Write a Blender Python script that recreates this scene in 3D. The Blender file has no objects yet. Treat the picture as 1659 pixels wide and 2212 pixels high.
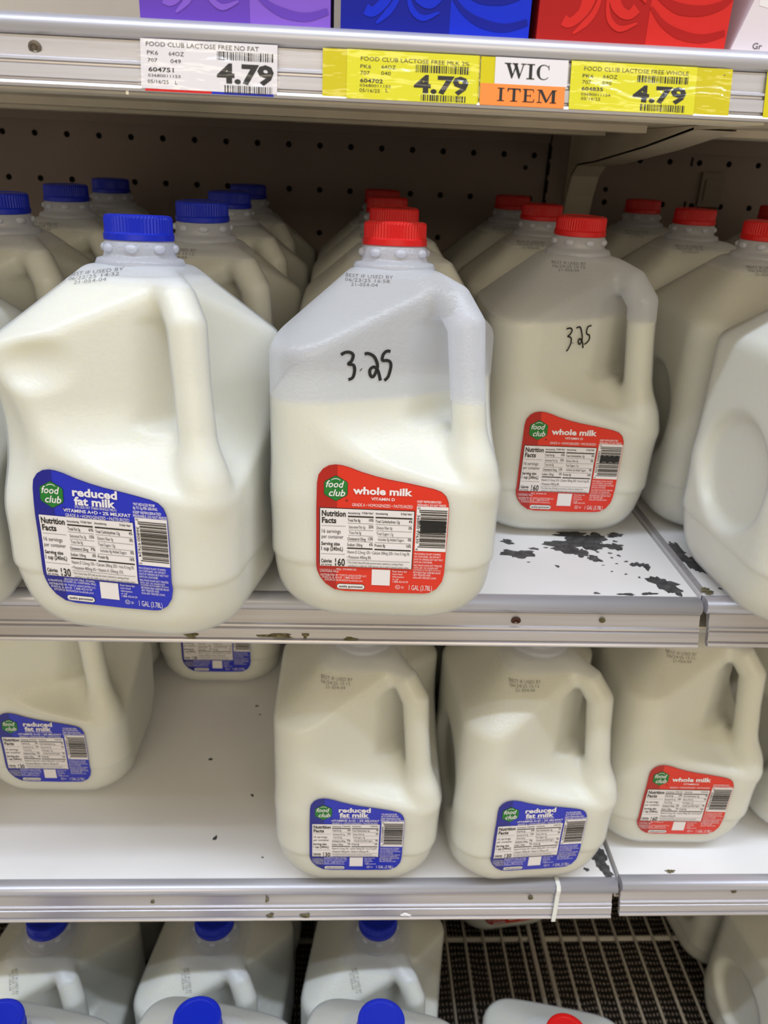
import bpy, bmesh, math, random
import numpy as np
from mathutils import Matrix, Vector

# ------------------------------------------------------------------ camera
S = bpy.context.scene
COL = S.collection
MM = 0.001
cam_d = bpy.data.cameras.new('camera'); cam = bpy.data.objects.new('camera', cam_d); COL.objects.link(cam)
FW = Vector((0.05349, 0.90585, -0.42020)); RT = Vector((0.99835, -0.03977, 0.04135)); UP = Vector((-0.02074, 0.42172, 0.90649))
cam.matrix_world = Matrix(((RT.x, UP.x, -FW.x, 0.0), (RT.y, UP.y, -FW.y, -0.4875), (RT.z, UP.z, -FW.z, 0.29474), (0, 0, 0, 1)))
cam_d.sensor_fit = 'HORIZONTAL'; cam_d.sensor_width = 36.0; cam_d.lens = 1686.7 / 1659 * 36.0
cam_d.clip_start = 0.01
cam_d.dof.use_dof = True; cam_d.dof.focus_distance = 0.52; cam_d.dof.aperture_fstop = 14.0
S.camera = cam
# ------------------------------------------------------------------ world and light
w = bpy.data.worlds.new('store_air'); S.world = w; w.use_nodes = True
bg = w.node_tree.nodes['Background']; bg.inputs[0].default_value = (1.0, 0.86, 0.62, 1); bg.inputs[1].default_value = 0.36
ld = bpy.data.lights.new('aisle_strip_light', 'AREA'); ld.shape = 'RECTANGLE'; ld.size = 6.0; ld.size_y = 0.06
ld.energy = 76.0; ld.color = (0.79, 0.875, 1.0)
lo = bpy.data.objects.new('aisle_strip_light', ld); COL.objects.link(lo); lo.location = (0.1, -0.80, 2.30)
lo.rotation_euler = (math.radians(20), 0, 0)
l2 = bpy.data.lights.new('aisle_strip_light', 'AREA'); l2.shape = 'RECTANGLE'; l2.size = 6.0; l2.size_y = 0.06; l2.energy = 16.0; l2.color = (0.79, 0.875, 1.0)
lo2 = bpy.data.objects.new('aisle_strip_light', l2); COL.objects.link(lo2); lo2.location = (0.1, -1.12, 2.30); lo2.rotation_euler = (math.radians(27), 0, 0)
l3 = bpy.data.lights.new('added_aisle_fill', 'AREA'); l3.shape = 'RECTANGLE'; l3.size = 4.0; l3.size_y = 0.9; l3.energy = 50.0; l3.color = (1.0, 0.86, 0.62)  # added fill light from the aisle, brightens the shaded depths between shelves
lo3 = bpy.data.objects.new('added_aisle_fill', l3); COL.objects.link(lo3); lo3.location = (0.0, -4.0, 1.45); lo3.rotation_euler = (math.radians(72), 0, 0)
S.view_settings.view_transform = 'Standard'; S.view_settings.look = 'None'
S.view_settings.gamma = 1.0; S.view_settings.use_curve_mapping = False
S.view_settings.exposure = 0.0

# ------------------------------------------------------------------ materials
def srgb(r, g, b):
    f = lambda c: ((c / 255 + 0.055) / 1.055) ** 2.4 if c > 10 else c / 255 / 12.92
    return (f(r), f(g), f(b), 1)
def pmat(name, col, rough=0.5, metal=0.0, coat=0.0, bump=0.0, bscale=300.0, mottle=0.0, sss=0.0, spec=0.5, mscale=20, mcol=None, stretch=None):
    m = bpy.data.materials.new(name); m.use_nodes = True; nt = m.node_tree
    p = nt.nodes['Principled BSDF']; p.inputs['Base Color'].default_value = col
    p.inputs['Roughness'].default_value = rough; p.inputs['Metallic'].default_value = metal
    p.inputs['Coat Weight'].default_value = coat; p.inputs['Specular IOR Level'].default_value = spec
    if sss: p.inputs['Subsurface Weight'].default_value = sss; p.inputs['Subsurface Radius'].default_value = (1, 0.92, 0.5); p.inputs['Subsurface Scale'].default_value = 0.012
    tc = nt.nodes.new('ShaderNodeTexCoord'); vec = tc.outputs['Object']
    if stretch:
        mp = nt.nodes.new('ShaderNodeMapping'); mp.inputs['Scale'].default_value = stretch
        nt.links.new(vec, mp.inputs['Vector']); vec = mp.outputs['Vector']
    if bump:
        n = nt.nodes.new('ShaderNodeTexNoise'); n.inputs['Scale'].default_value = bscale; n.inputs['Detail'].default_value = 2
        b = nt.nodes.new('ShaderNodeBump'); b.inputs['Strength'].default_value = bump; b.inputs['Distance'].default_value = 0.001
        nt.links.new(vec, n.inputs['Vector']); nt.links.new(n.outputs['Fac'], b.inputs['Height']); nt.links.new(b.outputs['Normal'], p.inputs['Normal'])
    if mottle:
        n = nt.nodes.new('ShaderNodeTexNoise'); n.inputs['Scale'].default_value = mscale; n.inputs['Detail'].default_value = 5
        r = nt.nodes.new('ShaderNodeValToRGB'); r.color_ramp.elements[0].position = 0.35; r.color_ramp.elements[1].position = 0.7
        r.color_ramp.elements[0].color = (0, 0, 0, 1); r.color_ramp.elements[1].color = (mottle, mottle, mottle, 1)
        mx = nt.nodes.new('ShaderNodeMix'); mx.data_type = 'RGBA'
        mx.inputs[6].default_value = col; mx.inputs[7].default_value = mcol or (col[0] * .5, col[1] * .48, col[2] * .42, 1)
        nt.links.new(vec, n.inputs['Vector']); nt.links.new(n.outputs['Fac'], r.inputs[0])
        nt.links.new(r.outputs['Color'], mx.inputs[0]); nt.links.new(mx.outputs[2], p.inputs['Base Color'])
    return m
def plastic_shell(level):
    m = bpy.data.materials.new('translucent_plastic'); m.use_nodes = True; nt = m.node_tree; nt.nodes.clear()
    N = nt.nodes.new; L = nt.links.new
    out = N('ShaderNodeOutputMaterial'); df = N('ShaderNodeBsdfDiffuse'); tr = N('ShaderNodeBsdfTranslucent'); tp = N('ShaderNodeBsdfTransparent')
    gl = N('ShaderNodeBsdfGlossy'); lw = N('ShaderNodeLayerWeight'); lw.inputs['Blend'].default_value = 0.25
    df.inputs[0].default_value = (0.89, 0.92, 1.0, 1); tr.inputs[0].default_value = (0.88, 0.91, 1.0, 1); tp.inputs[0].default_value = (0.96, 0.97, 0.99, 1)
    gl.inputs['Roughness'].default_value = 0.32
    a = N('ShaderNodeMixShader'); a.inputs[0].default_value = 0.5; L(df.outputs[0], a.inputs[1]); L(tr.outputs[0], a.inputs[2])
    b = N('ShaderNodeMixShader'); b.inputs[0].default_value = 0.31; L(a.outputs[0], b.inputs[1]); L(tp.outputs[0], b.inputs[2])
    # plastic wetted by milk lets the milk show; above the milk level it looks milky blue grey
    tcz = N('ShaderNodeTexCoord'); sx = N('ShaderNodeSeparateXYZ'); mr = N('ShaderNodeMapRange'); L(tcz.outputs['Object'], sx.inputs[0]); L(sx.outputs['Z'], mr.inputs['Value'])
    mr.inputs['From Min'].default_value = (level - 1.5) * MM; mr.inputs['From Max'].default_value = (level + .5) * MM; mr.inputs['To Min'].default_value = 0.62; mr.inputs['To Max'].default_value = 0.30
    L(mr.outputs[0], b.inputs[0])
    mt = N('ShaderNodeMath'); mt.operation = 'MULTIPLY_ADD'; mt.inputs[1].default_value = 0.25; mt.inputs[2].default_value = 0.035; L(lw.outputs['Fresnel'], mt.inputs[0])
    c = N('ShaderNodeMixShader'); L(mt.outputs[0], c.inputs[0]); L(b.outputs[0], c.inputs[1]); L(gl.outputs[0], c.inputs[2])
    tc = N('ShaderNodeTexCoord'); n = N('ShaderNodeTexNoise'); n.inputs['Scale'].default_value = 520; n.inputs['Detail'].default_value = 1
    bp = N('ShaderNodeBump'); bp.inputs['Strength'].default_value = 0.34; bp.inputs['Distance'].default_value = 0.001
    L(tc.outputs['Object'], n.inputs['Vector']); L(n.outputs['Fac'], bp.inputs['Height'])
    for s in (df, gl): L(bp.outputs[0], s.inputs['Normal'])
    L(c.outputs[0], out.inputs[0]); return m
M = {}
M['shell'] = plastic_shell(217); M['shell_m'] = plastic_shell(152); M['shell_r'] = plastic_shell(183)
M['milk'] = pmat('milk_white', srgb(246, 243, 224), 0.55, spec=0.2, sss=0.7)
M['blue_cap'] = pmat('blue_cap_plastic', srgb(0, 34, 186), 0.35, bump=0.05)
M['red_cap'] = pmat('red_cap_plastic', srgb(210, 18, 20), 0.35, bump=0.05)
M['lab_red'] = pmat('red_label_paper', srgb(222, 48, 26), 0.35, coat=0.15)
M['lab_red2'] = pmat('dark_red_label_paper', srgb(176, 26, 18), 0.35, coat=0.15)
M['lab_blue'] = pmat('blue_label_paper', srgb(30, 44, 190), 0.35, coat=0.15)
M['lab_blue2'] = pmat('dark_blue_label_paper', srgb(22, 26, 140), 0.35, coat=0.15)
M['white_print'] = pmat('white_print', srgb(236, 232, 236), 0.45)
M['black_print'] = pmat('black_print', srgb(22, 20, 24), 0.5)
M['green'] = pmat('green_print', srgb(24, 116, 44), 0.4, mottle=0.8, mscale=60, mcol=srgb(60, 160, 50))
M['dark_green'] = pmat('dark_green_print', srgb(14, 60, 34), 0.4)
M['stamp'] = pmat('grey_ink', srgb(92, 88, 92), 0.7)
M['ink'] = pmat('marker_ink', srgb(30, 30, 34), 0.45)
M['paint'] = pmat('white_shelf_paint', srgb(242, 242, 246), 0.42, bump=0.04, bscale=900, mottle=0.12, mscale=9)
M['under'] = pmat('cream_shelf_underside', srgb(236, 226, 206), 0.5, mottle=0.4, mscale=14)
M['chip'] = pmat('bare_dark_metal', srgb(66, 66, 70), 0.5, metal=0.3, mottle=0.8, mscale=160, mcol=srgb(112, 112, 116))
M['grime'] = pmat('brown_grime', srgb(70, 62, 40), 0.8, mottle=0.8, mscale=400, mcol=srgb(140, 134, 100))
M['alu'] = pmat('brushed_aluminium', srgb(206, 204, 212), 0.36, metal=0.7, bump=0.06, bscale=60, stretch=(1, 40, 40), mottle=0.28, mscale=6, mcol=srgb(150, 142, 136))
M['box'] = pmat('pale_box_plastic', srgb(132, 120, 108), 0.5)
M['nose'] = pmat('bright_aluminium', srgb(200, 201, 214), 0.38, metal=0.5, bump=0.05, bscale=60, stretch=(1, 40, 40), mottle=0.2, mscale=6, mcol=srgb(170, 166, 166))
M['rust'] = pmat('rusty_screw', srgb(82, 50, 38), 0.6, metal=0.4, mottle=0.6, mscale=300)
M['steel'] = pmat('dull_screw_steel', srgb(120, 112, 104), 0.5, metal=0.7)
M['wall'] = pmat('grimy_wall_paint', srgb(146, 130, 122), 0.6, mottle=0.45, mscale=5, mcol=srgb(110, 94, 84))
M['dark'] = pmat('dark_void', srgb(12, 12, 12), 0.9)
M['rackwire'] = pmat('white_coated_wire', srgb(196, 190, 182), 0.4)
M['yellow'] = pmat('yellow_card', srgb(226, 220, 22), 0.4, coat=0.2)
M['sleeve'] = pmat('yellow_plastic_sleeve', srgb(214, 200, 24), 0.22, coat=0.6)
M['tagwhite'] = pmat('white_card', srgb(228, 224, 230), 0.4, coat=0.15)
M['orange'] = pmat('orange_card', srgb(252, 142, 62), 0.35, coat=0.4)
M['film'] = None
M['tie'] = pmat('milky_nylon', srgb(226, 228, 226), 0.35)
def film():
    m = bpy.data.materials.new('clear_wrinkled_film'); m.use_nodes = True; nt = m.node_tree; nt.nodes.clear(); N = nt.nodes.new; L = nt.links.new
    out = N('ShaderNodeOutputMaterial'); tp = N('ShaderNodeBsdfTransparent'); gl = N('ShaderNodeBsdfGlossy'); gl.inputs['Roughness'].default_value = 0.12
    mx = N('ShaderNodeMixShader'); mx.inputs[0].default_value = 0.045; L(tp.outputs[0], mx.inputs[1]); L(gl.outputs[0], mx.inputs[2])
    tc = N('ShaderNodeTexCoord'); mp = N('ShaderNodeMapping'); mp.inputs['Scale'].default_value = (26, 60, 90); n = N('ShaderNodeTexNoise'); n.inputs['Scale'].default_value = 1.0; n.inputs['Detail'].default_value = 3
    bp = N('ShaderNodeBump'); bp.inputs['Strength'].default_value = 0.8; bp.inputs['Distance'].default_value = 0.003
    L(tc.outputs['Object'], mp.inputs[0]); L(mp.outputs[0], n.inputs['Vector']); L(n.outputs['Fac'], bp.inputs['Height']); L(bp.outputs[0], gl.inputs['Normal'])
    L(mx.outputs[0], out.inputs[0]); return m
M['film'] = film()
def mat_mesh_floor():
    m = bpy.data.materials.new('black_woven_mat'); m.use_nodes = True; nt = m.node_tree; N = nt.nodes.new; L = nt.links.new
    p = nt.nodes['Principled BSDF']; p.inputs['Roughness'].default_value = 0.55
    tc = N('ShaderNodeTexCoord'); w1 = N('ShaderNodeTexWave'); w1.wave_type = 'BANDS'; w1.bands_direction = 'Y'; w1.inputs['Scale'].default_value = 36; w1.inputs['Distortion'].default_value = 4.0; w1.inputs['Detail'].default_value = 1; w1.inputs['Detail Scale'].default_value = 0.7
    w2 = N('ShaderNodeTexWave'); w2.wave_type = 'BANDS'; w2.bands_direction = 'X'; w2.inputs['Scale'].default_value = 64; w2.inputs['Distortion'].default_value = 3.0
    mm = N('ShaderNodeMath'); mm.operation = 'MULTIPLY'; L(tc.outputs['Object'], w1.inputs[0]); L(tc.outputs['Object'], w2.inputs[0]); L(w1.outputs['Fac'], mm.inputs[0]); L(w2.outputs['Fac'], mm.inputs[1])
    r = N('ShaderNodeValToRGB'); r.color_ramp.elements[0].color = srgb(30, 27, 26); r.color_ramp.elements[1].color = srgb(178, 164, 156); r.color_ramp.elements[0].position = 0.2
    L(mm.outputs[0], r.inputs[0]); L(r.outputs[0], p.inputs['Base Color'])
    b = N('ShaderNodeBump'); b.inputs['Strength'].default_value = 0.8; b.inputs['Distance'].default_value = 0.002; L(mm.outputs[0], b.inputs['Height']); L(b.outputs[0], p.inputs['Normal'])
    return m
M['mat'] = mat_mesh_floor()

# ------------------------------------------------------------------ object helpers (all shapes given in mm)
def mesh(name, V, F, m, smooth=False):
    me = bpy.data.meshes.new(name); V = np.asarray(V, float) * MM
    me.from_pydata(V.tolist(), [], [tuple(int(i) for i in f) for f in F]); me.materials.append(m)
    if smooth: me.polygons.foreach_set('use_smooth', [True] * len(me.polygons))
    me.update(); return me
def link(name, me, parent=None):
    o = bpy.data.objects.new(name, me); COL.objects.link(o)
    if parent: o.parent = parent
    return o
def tag(o, label=None, cat=None, group=None, kind=None):
    for k, v in (('label', label), ('category', cat), ('group', group), ('kind', kind)):
        if v: o[k] = v
    return o
def empty(name, loc, rot=(0, 0, 0)):
    o = bpy.data.objects.new(name, None); COL.objects.link(o); o.location = [c * MM for c in loc]; o.rotation_euler = rot; o.empty_display_size = 0.02; return o
class MB:
    def __init__(s): s.V = []; s.F = []
    def add(s, V, F):
        n = len(s.V); s.V += [tuple(v) for v in V]; s.F += [tuple(i + n for i in f) for f in F]; return s
    def box(s, x0, x1, y0, y1, z0, z1):
        V = [(x, y, z) for x in (x0, x1) for y in (y0, y1) for z in (z0, z1)]
        return s.add(V, [(0, 1, 3, 2), (4, 6, 7, 5), (0, 4, 5, 1), (2, 3, 7, 6), (0, 2, 6, 4), (1, 5, 7, 3)])
    def tube(s, pts, r, n=8):
        pts = [Vector(p) for p in pts]; V = []
        for i, p in enumerate(pts):
            d = (pts[min(i + 1, len(pts) - 1)] - pts[max(i - 1, 0)]).normalized()
            a = d.orthogonal().normalized() if i == 0 else (a - d * a.dot(d)).normalized()
            b = d.cross(a)
            V += [p + r * (a * math.cos(t) + b * math.sin(t)) for t in [2 * math.pi * k / n for k in range(n)]]
        F = [(i * n + k, i * n + (k + 1) % n, (i + 1) * n + (k + 1) % n, (i + 1) * n + k) for i in range(len(pts) - 1) for k in range(n)]
        F += [tuple(reversed(range(n))), tuple((len(pts) - 1) * n + k for k in range(n))]
        return s.add(V, F)
    def lathe(s, prof, n=32, c=(0, 0, 0), rib=0, ribz=None):
        V = []
        for r, z in prof:
            for k in range(n):
                rr = r + (rib if ribz and ribz[0] <= z <= ribz[1] and k % 2 else 0)
                V.append((c[0] + rr * math.cos(2 * math.pi * k / n), c[1] + rr * math.sin(2 * math.pi * k / n), c[2] + z))
        F = [(i * n + k, i * n + (k + 1) % n, (i + 1) * n + (k + 1) % n, (i + 1) * n + k) for i in range(len(prof) - 1) for k in range(n)]
        F += [tuple(reversed(range(n))), tuple((len(prof) - 1) * n + k for k in range(n))]
        return s.add(V, F)
    def extr(s, prof, x0, x1):       # prof: closed (y,z) list, extruded along x
        n = len(prof); V = [(x0, y, z) for y, z in prof] + [(x1, y, z) for y, z in prof]
        F = [(k, (k + 1) % n, n + (k + 1) % n, n + k) for k in range(n)] + [tuple(reversed(range(n))), tuple(range(n, 2 * n))]
        return s.add(V, F)
    def build(s, name, m, parent=None, smooth=False): return link(name, mesh(name, s.V, s.F, m, smooth), parent)

# ------------------------------------------------------------------ the setting
def wall_panel(x0, x1, z0, z1, Y, holes, m, r=3.5, h=8.0):
    xs = sorted({x0, x1} | {round(c, 2) for hx, hz in holes for c in (hx - h, hx + h)}); zs = sorted({z0, z1} | {round(c, 2) for hx, hz in holes for c in (hz - h, hz + h)})
    cen = {(round(hx - h, 2), round(hz - h, 2)): (hx, hz) for hx, hz in holes}
    b = MB()
    for i in range(len(xs) - 1):
        for j in range(len(zs) - 1):
            k = (xs[i], zs[j])
            if k in cen:
                cx, cz = cen[k]; n = 16; V = []
                for q in range(n):
                    t = 2 * math.pi * (q + .5) / n; c, sn = math.cos(t), math.sin(t); e = h / max(abs(c), abs(sn))
                    V.append((cx + c * e, Y, cz + sn * e))
                for q in range(n):
                    t = 2 * math.pi * (q + .5) / n; V.append((cx + r * math.cos(t), Y, cz + r * math.sin(t)))
                for q in range(n):
                    t = 2 * math.pi * (q + .5) / n; V.append((cx + r * math.cos(t), Y + 3, cz + r * math.sin(t)))
                F = [(q, (q + 1) % n, n + (q + 1) % n, n + q) for q in range(n)] + [(n + q, n + (q + 1) % n, 2 * n + (q + 1) % n, 2 * n + q) for q in range(n)]
                b.add(V, F)
                for cx2, cz2, (p, q2) in ((1, 1, (1, 2)), (-1, 1, (5, 6)), (-1, -1, (9, 10)), (1, -1, (13, 14))):
                    pass
                for sx, sz, a0, a1 in ((1, 1, 1, 2), (-1, 1, 5, 6), (-1, -1, 9, 10), (1, -1, 13, 14)):
                    b.add([V[a0], V[a1], (cx + sx * h, Y, cz + sz * h)], [(0, 1, 2)])
            else:
                b.add([(xs[i], Y, zs[j]), (xs[i + 1], Y, zs[j]), (xs[i + 1], Y, zs[j + 1]), (xs[i], Y, zs[j + 1])], [(0, 1, 2, 3)])
    return b
P = 37.05
H1 = [(-35.6 + P * k, z) for k in range(-14, 8) for z in (296.3, 247.3)] + [(-35.6 + 4 * P * k, 197.8) for k in range(-3, 2)]
H1 = [(round(a, 2), b) for a, b in H1]
wall = empty('wall_back', (0, 0, 0)); tag(wall, kind='structure')
wp = wall_panel(-780, 240, -760, 345, 545, [h for h in H1 if h[0] > -700], M['wall']).build('pegboard_panel', M['wall'], wall)
H2 = [(317.7 + P * k, z) for k in range(0, 14) for z in (247.3, 296.3) if k or z < 290]
H2 = [(round(a, 2), b) for a, b in H2]
wall_panel(301, 1000, -760, 345, 545, H2, M['wall']).build('pegboard_panel', M['wall'], wall)
MB().box(-780, 1000, 549, 556, -760, 900).build('dark_backing', M['dark'], wall)
MB().box(-780, 1000, 540, 549, 345.5, 900).build('upper_panel', M['paint'], wall)
MB().box(-780, 239, 534, 545, 310.5, 345).build('ledge_strip', M['wall'], wall)
MB().box(301, 1000, 534, 545, 306, 345).build('ledge_strip', M['wall'], wall)
po = MB().box(242.5, 300, 541, 548, -760, 345).build('upright_post', M['wall'], wall)
b = MB()
for z in (262, 300, 282, 240): b.box(240, 243.5, 540.4, 541.2, z - 7, z + 7)
b.build('post_slots', M['dark'], wall)
b = MB()
for x, z in ((419, 297), (420, 247)): b.box(x - 1.2, x + 1.2, 544.2, 545, z - 5, z + 5)
b.build('wall_slots', M['dark'], wall)
b = MB().lathe([(2.6, 0), (2.6, .5)], 14)
for hx, hz, sc in ((214.3, 282.5, 1), (317, 262, 1.15)):
    MB().add([(hx + v[0] * sc, 544.3 + v[2], hz + v[1] * sc) for v in b.V], b.F).build('loose_hole', M['dark'], wall)
# moulded cover box on the wall
cb = empty('wall_cover_box', (448, 545, 266)); tag(cb, 'small pale square cover box with rusty foot on the back wall', 'cover box')
MB().box(-14, 14, -5, 0, -19, 20).build('box_body', M['box'], cb)
MB().box(-9, 9, -7, -5, -12, 12).build('box_face', M['box'], cb)
MB().box(-12, 12, -4, 0, -27, -19.2).build('rust_foot', M['rust'], cb)
MB().box(-3500, 3500, -5000, 560, -1000, -991).build('floor', pmat('store_floor', srgb(226, 220, 208), .35), None)['kind'] = 'structure'
tag(MB().box(-790, -781, -60, 548, -980, 900).build('wall_left', M['paint']), kind='structure')
tag(MB().box(1001, 1010, -60, 548, -980, 900).build('wall_right', M['paint']), kind='structure')
tag(MB().box(-790, 1010, -110, 560, 901, 915).build('unseen_canopy', M['paint']), kind='structure')  # unseen case canopy, added to keep ambient light out from above
# ------------------------------------------------------------------ shelves
PROF_NOSE = [(9, -0.5), (6, 0.5), (2, 0.9), (-1.5, 0.2), (-3.8, -2), (-4.6, -5), (-4, -7.8), (-2.6, -9.6), (2, -9.6), (9, -6)]
PROF_CH = [(2, -9.7), (-2.3, -10), (-4.6, -19.6), (-6.3, -20.2), (-6.7, -21.4), (-5.2, -22.0), (-5.3, -22.9), (-7.0, -23.6), (-8.6, -29.6), (-7.2, -30.2), (-7.4, -31.0), (-9.4, -31.5), (-10.2, -32.8), (-9.8, -34.2), (-7, -34.6), (-5, -33), (-2, -22), (2, -14)]
def molding(parent, x0, x1, xc0=None, xc1=None, z=0, y=0):
    o = MB().extr(PROF_NOSE, x0, x1).build('rounded_nose', M['nose'], parent); o.location = (0, y * MM, z * MM)
    for p in o.data.polygons: p.use_smooth = abs(p.normal.x) < .5
    o = MB().extr(PROF_CH, xc0 if xc0 is not None else x0, xc1 if xc1 is not None else x1).build('price_channel', M['alu'], parent); o.location = (0, y * MM, z * MM)
def screw(parent, x, y, z, r, m, rings=True):
    me = MB().lathe([(r, 0), (r, .9), (r * .62, 1.3), (r * .55, .8), (r * .3, .8), (r * .25, 1.4)], 16)
    V = [(v[0], -v[2], v[1]) for v in me.V]
    o = link('screw', mesh('screw', V, me.F, m), parent); o.location = (x * MM, y * MM, z * MM); o.rotation_euler = (math.radians(14), 0, 0)
random.seed(5)
def chip(parent, x, y, rx, ry, z, m=None, n=26, rough=.42, name='paint_chip'):
    pts = []; ph = [random.uniform(0, 6.28) for _ in range(6)]
    for k in range(n):
        t = 2 * math.pi * k / n
        q = 1 + rough * (.45 * math.sin(2 * t + ph[0]) + .35 * math.sin(3 * t + ph[1]) + .3 * math.sin(5 * t + ph[2]) + .3 * math.sin(7 * t + ph[3]) + .25 * math.sin(11 * t + ph[4])) + random.uniform(-.07, .07)
        pts.append((x + rx * q * math.cos(t), y + ry * q * math.sin(t)))
    V = [(a, c, z) for a, c in pts] + [(a, c, z + .12) for a, c in pts] + [(x, y, z + .14)]
    F = [(k, (k + 1) % n, n + (k + 1) % n, n + k) for k in range(n)] + [(n + k, n + (k + 1) % n, 2 * n) for k in range(n)]
    return link(name, mesh(name, V, F, m or M['chip']), parent)

def shelf(label, x0, x1, zt, y=0, xc0=None, xc1=None, dz=0):
    t = empty('shelf', ((x0 + x1) / 2 * 0, y, zt)); tag(t, label, 'shelf')
    MB().box(x0, x1, 8, 533 - y, -1.2, 0).build('deck', M['paint'], t)
    MB().box(x0, x1, 8, 532 - y, -30, -28).build('underside_pan', M['under'], t)
    MB().box(x0, x0 + 1.2, 8, 532 - y, -28, -1.3).build('side_flange', M['paint'], t)
    MB().box(x1 - 1.2, x1, 8, 532 - y, -28, -1.3).build('side_flange', M['paint'], t)
    molding(t, x0, x1, xc0, xc1, dz)
    return t
top = shelf('top shelf carrying the cartons, price tags along its aluminium edge', -778, 998, 352)
b = MB(); b.box(-778, 246, 22, 60, -34.5, -30); b.build('front_channel', M['under'], top)
MB().box(-778, 246, 225, 252, -35.5, -30).build('cross_rib', M['under'], top)
MB().box(-778, 246, 340, 384, -36, -30).build('cross_rib', M['under'], top)
MB().box(303, 998, 225, 300, -35.5, -30).build('cross_rib', M['under'], top)
MB().box(-120, -118.6, -9.6, -8.8, -36, -34).build('dried_drip', M['under'], top)
screw(top, -166.8, -3.6, -15.7, 3.4, M['steel']); screw(top, 205, -3.2, -14.3, 2.6, M['steel'])
mid = shelf('middle shelf left bay with scuffed white deck and aluminium edge', -778, 268, 0)
mid2 = shelf('middle shelf right bay beyond the seam under a tall jug', 271.5, 998, 1.5, 0, 275)
low = shelf('lower shelf left bay with mostly bare white deck', -778, 263, -315, 16, None, 259)
low2 = shelf('lower shelf right bay beyond the seam under a red label jug', 266.5, 998, -312, 16)
MB().box(271.5, 275.5, 10, 530, 0, 1.4).build('edge_strip', M['alu'], mid2)
screw(mid, 129.5, -3.6, -15.5, 3.6, M['rust']); screw(mid, 194, -3.6, -14, 2.4, M['grime'])
screw(low, -164, -3.6, -15.5, 1.8, M['grime']); screw(low, 182, -3.4, -13.5, 2.4, M['grime']); screw(low2, 374, -3.2, -9.5, 2.4, M['grime'])
for a in [(139.4, 93.5, 5.1, 4.4), (144.4, 72.0, 12, 8), (159.5, 81.6, 3.6, 2.2), (186, 87, 16, 10), (205, 95, 13, 13), (217, 103, 10, 9), (199, 108, 16, 7), (196, 76, 7, 8), (236.5, 110, 6.9, 4.5),
          (205.9, 66, 5.7, 5), (229, 88, 7, 7), (219, 90, 5, 3), (238.1, 57, 5, 4), (245, 54, 3.5, 5), (249, 26, 9, 12), (254, 17, 5, 8), (172.0, 51.9, 1.4, 2.2), (232.1, 11.5, 5.9, 2.0), (214.1, 10, 8, 1.4), (191.8, 11, 2.8, 1.2),
          (222, 76, 1.6, 1.4), (228, 72, 1.4, 1.8), (221, 68, 1.3, 1.0), (231, 62, 1.6, 1.2), (222, 58, 1, 1), (214, 45, .9, .9), (224, 41, 1.2, 1.1), (233, 36, 1, 1.2), (170, 84, 1.6, 1.2), (212, 78, 1.8, 1.2), (233, 98, 2, 1.6), (150, 58, 1.2, .8), (210, 55, 1.2, .6)]:
    chip(mid, *a, 0.0)
for a in [(281, 76, 5.5, 15), (283, 62, 6, 13), (286, 50, 4.5, 9), (279, 88, 3, 8), (290, 18, 1.6, 1.5)]: chip(mid2, *a, 0.0)
chip(mid2, 276, 12, 5, 4, 1.5, M['grime'], name='grime_lump')
for a in [(254.9, 26.9, 6.5, 14), (257, 14, 5, 9), (250, 34, 5, 7), (238, 7 + 9, 2.6, 2), (-86.6, 109, 1.4, 1.9), (-116.0, 54, 1.8, 2.8), (-97.1, 251.6, 1.7, 1.7), (-137.6, 161.4, 2.0, 2.1), (-68.3, 31, 0.9, 1.0), (-92, 236, 1.1, 1.1)]:
    chip(low, *a, 0.0)
chip(low2, 316.4, 11, 4.0, 2.4, 0.0, M['grime'])
def lump(parent, x, y, z, rx, rz, m):
    n = 18; V = []; 
    for k in range(n):
        t = 2 * math.pi * k / n; q = 1 + .25 * math.sin(3 * t + x) + random.uniform(-.18, .18)
        V.append((x + rx * q * math.cos(t), y, z + rz * q * math.sin(t)))
    V += [(x + (v[0] - x) * .6, y - .9, z + (v[2] - z) * .6) for v in V[:n]] + [(x, y - 1.1, z)]
    F = [(k, (k + 1) % n, n + (k + 1) % n, n + k) for k in range(n)] + [(n + k, n + (k + 1) % n, 2 * n) for k in range(n)]
    link('grime_lump', mesh('grime_lump', V, F, m), parent)
lump(mid, -107, -8.2, -29, 5, 2.2, M['grime']); lump(mid, -46, -8.2, -28.6, 13, 1.8, M['grime']); lump(mid, 8, -8.4, -30, 5, 1.2, M['grime']); lump(mid, -25, -8.2, -28, 2.4, 2.2, M['grime'])
lump(low, -58, -8.4, -28.5, 3.5, 2.6, M['grime']); lump(low, -26, -8.6, -29.0, 4.5, 2.6, M['grime']); lump(low, 66, -8.4, -29.0, 5, 2.2, M['paint']); lump(low, -61, -4.6, -13.5, 1.6, 3, M['grime'])
# shelf bracket
br = empty('shelf_bracket', (268, 540, 300)); tag(br, 'cream tapered steel bracket holding up the top shelf at the seam', 'bracket')
pr = [(0, 21.6), (-520, 21.6), (-520, 18), (-366, 19), (-258, 6), (-110, -8), (-42, -12), (-20, -24), (-8, -46), (0, -75)]
bv = MB(); n = len(pr)
V = [(-3, y, z) for y, z in pr] + [(-1, y, z) for y, z in pr]
bv.add(V, [(k, (k + 1) % n, n + (k + 1) % n, n + k) for k in range(n)] + [tuple(range(n)), tuple(reversed(range(n, 2 * n)))]).build('web_plate', M['under'], br)
fl = [p for p in pr if p[1] < 20.5][0:]; fl = pr[3:]
V = []
for y, z in fl: V += [(-3, y, z), (31, y, z), (31, y + .5, z + 1.6), (-3, y + .5, z + 1.6)]
F = []
for i in range(len(fl) - 1):
    for k in range(4): F.append((i * 4 + k, i * 4 + (k + 1) % 4, i * 4 + 4 + (k + 1) % 4, i * 4 + 4 + k))
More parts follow.
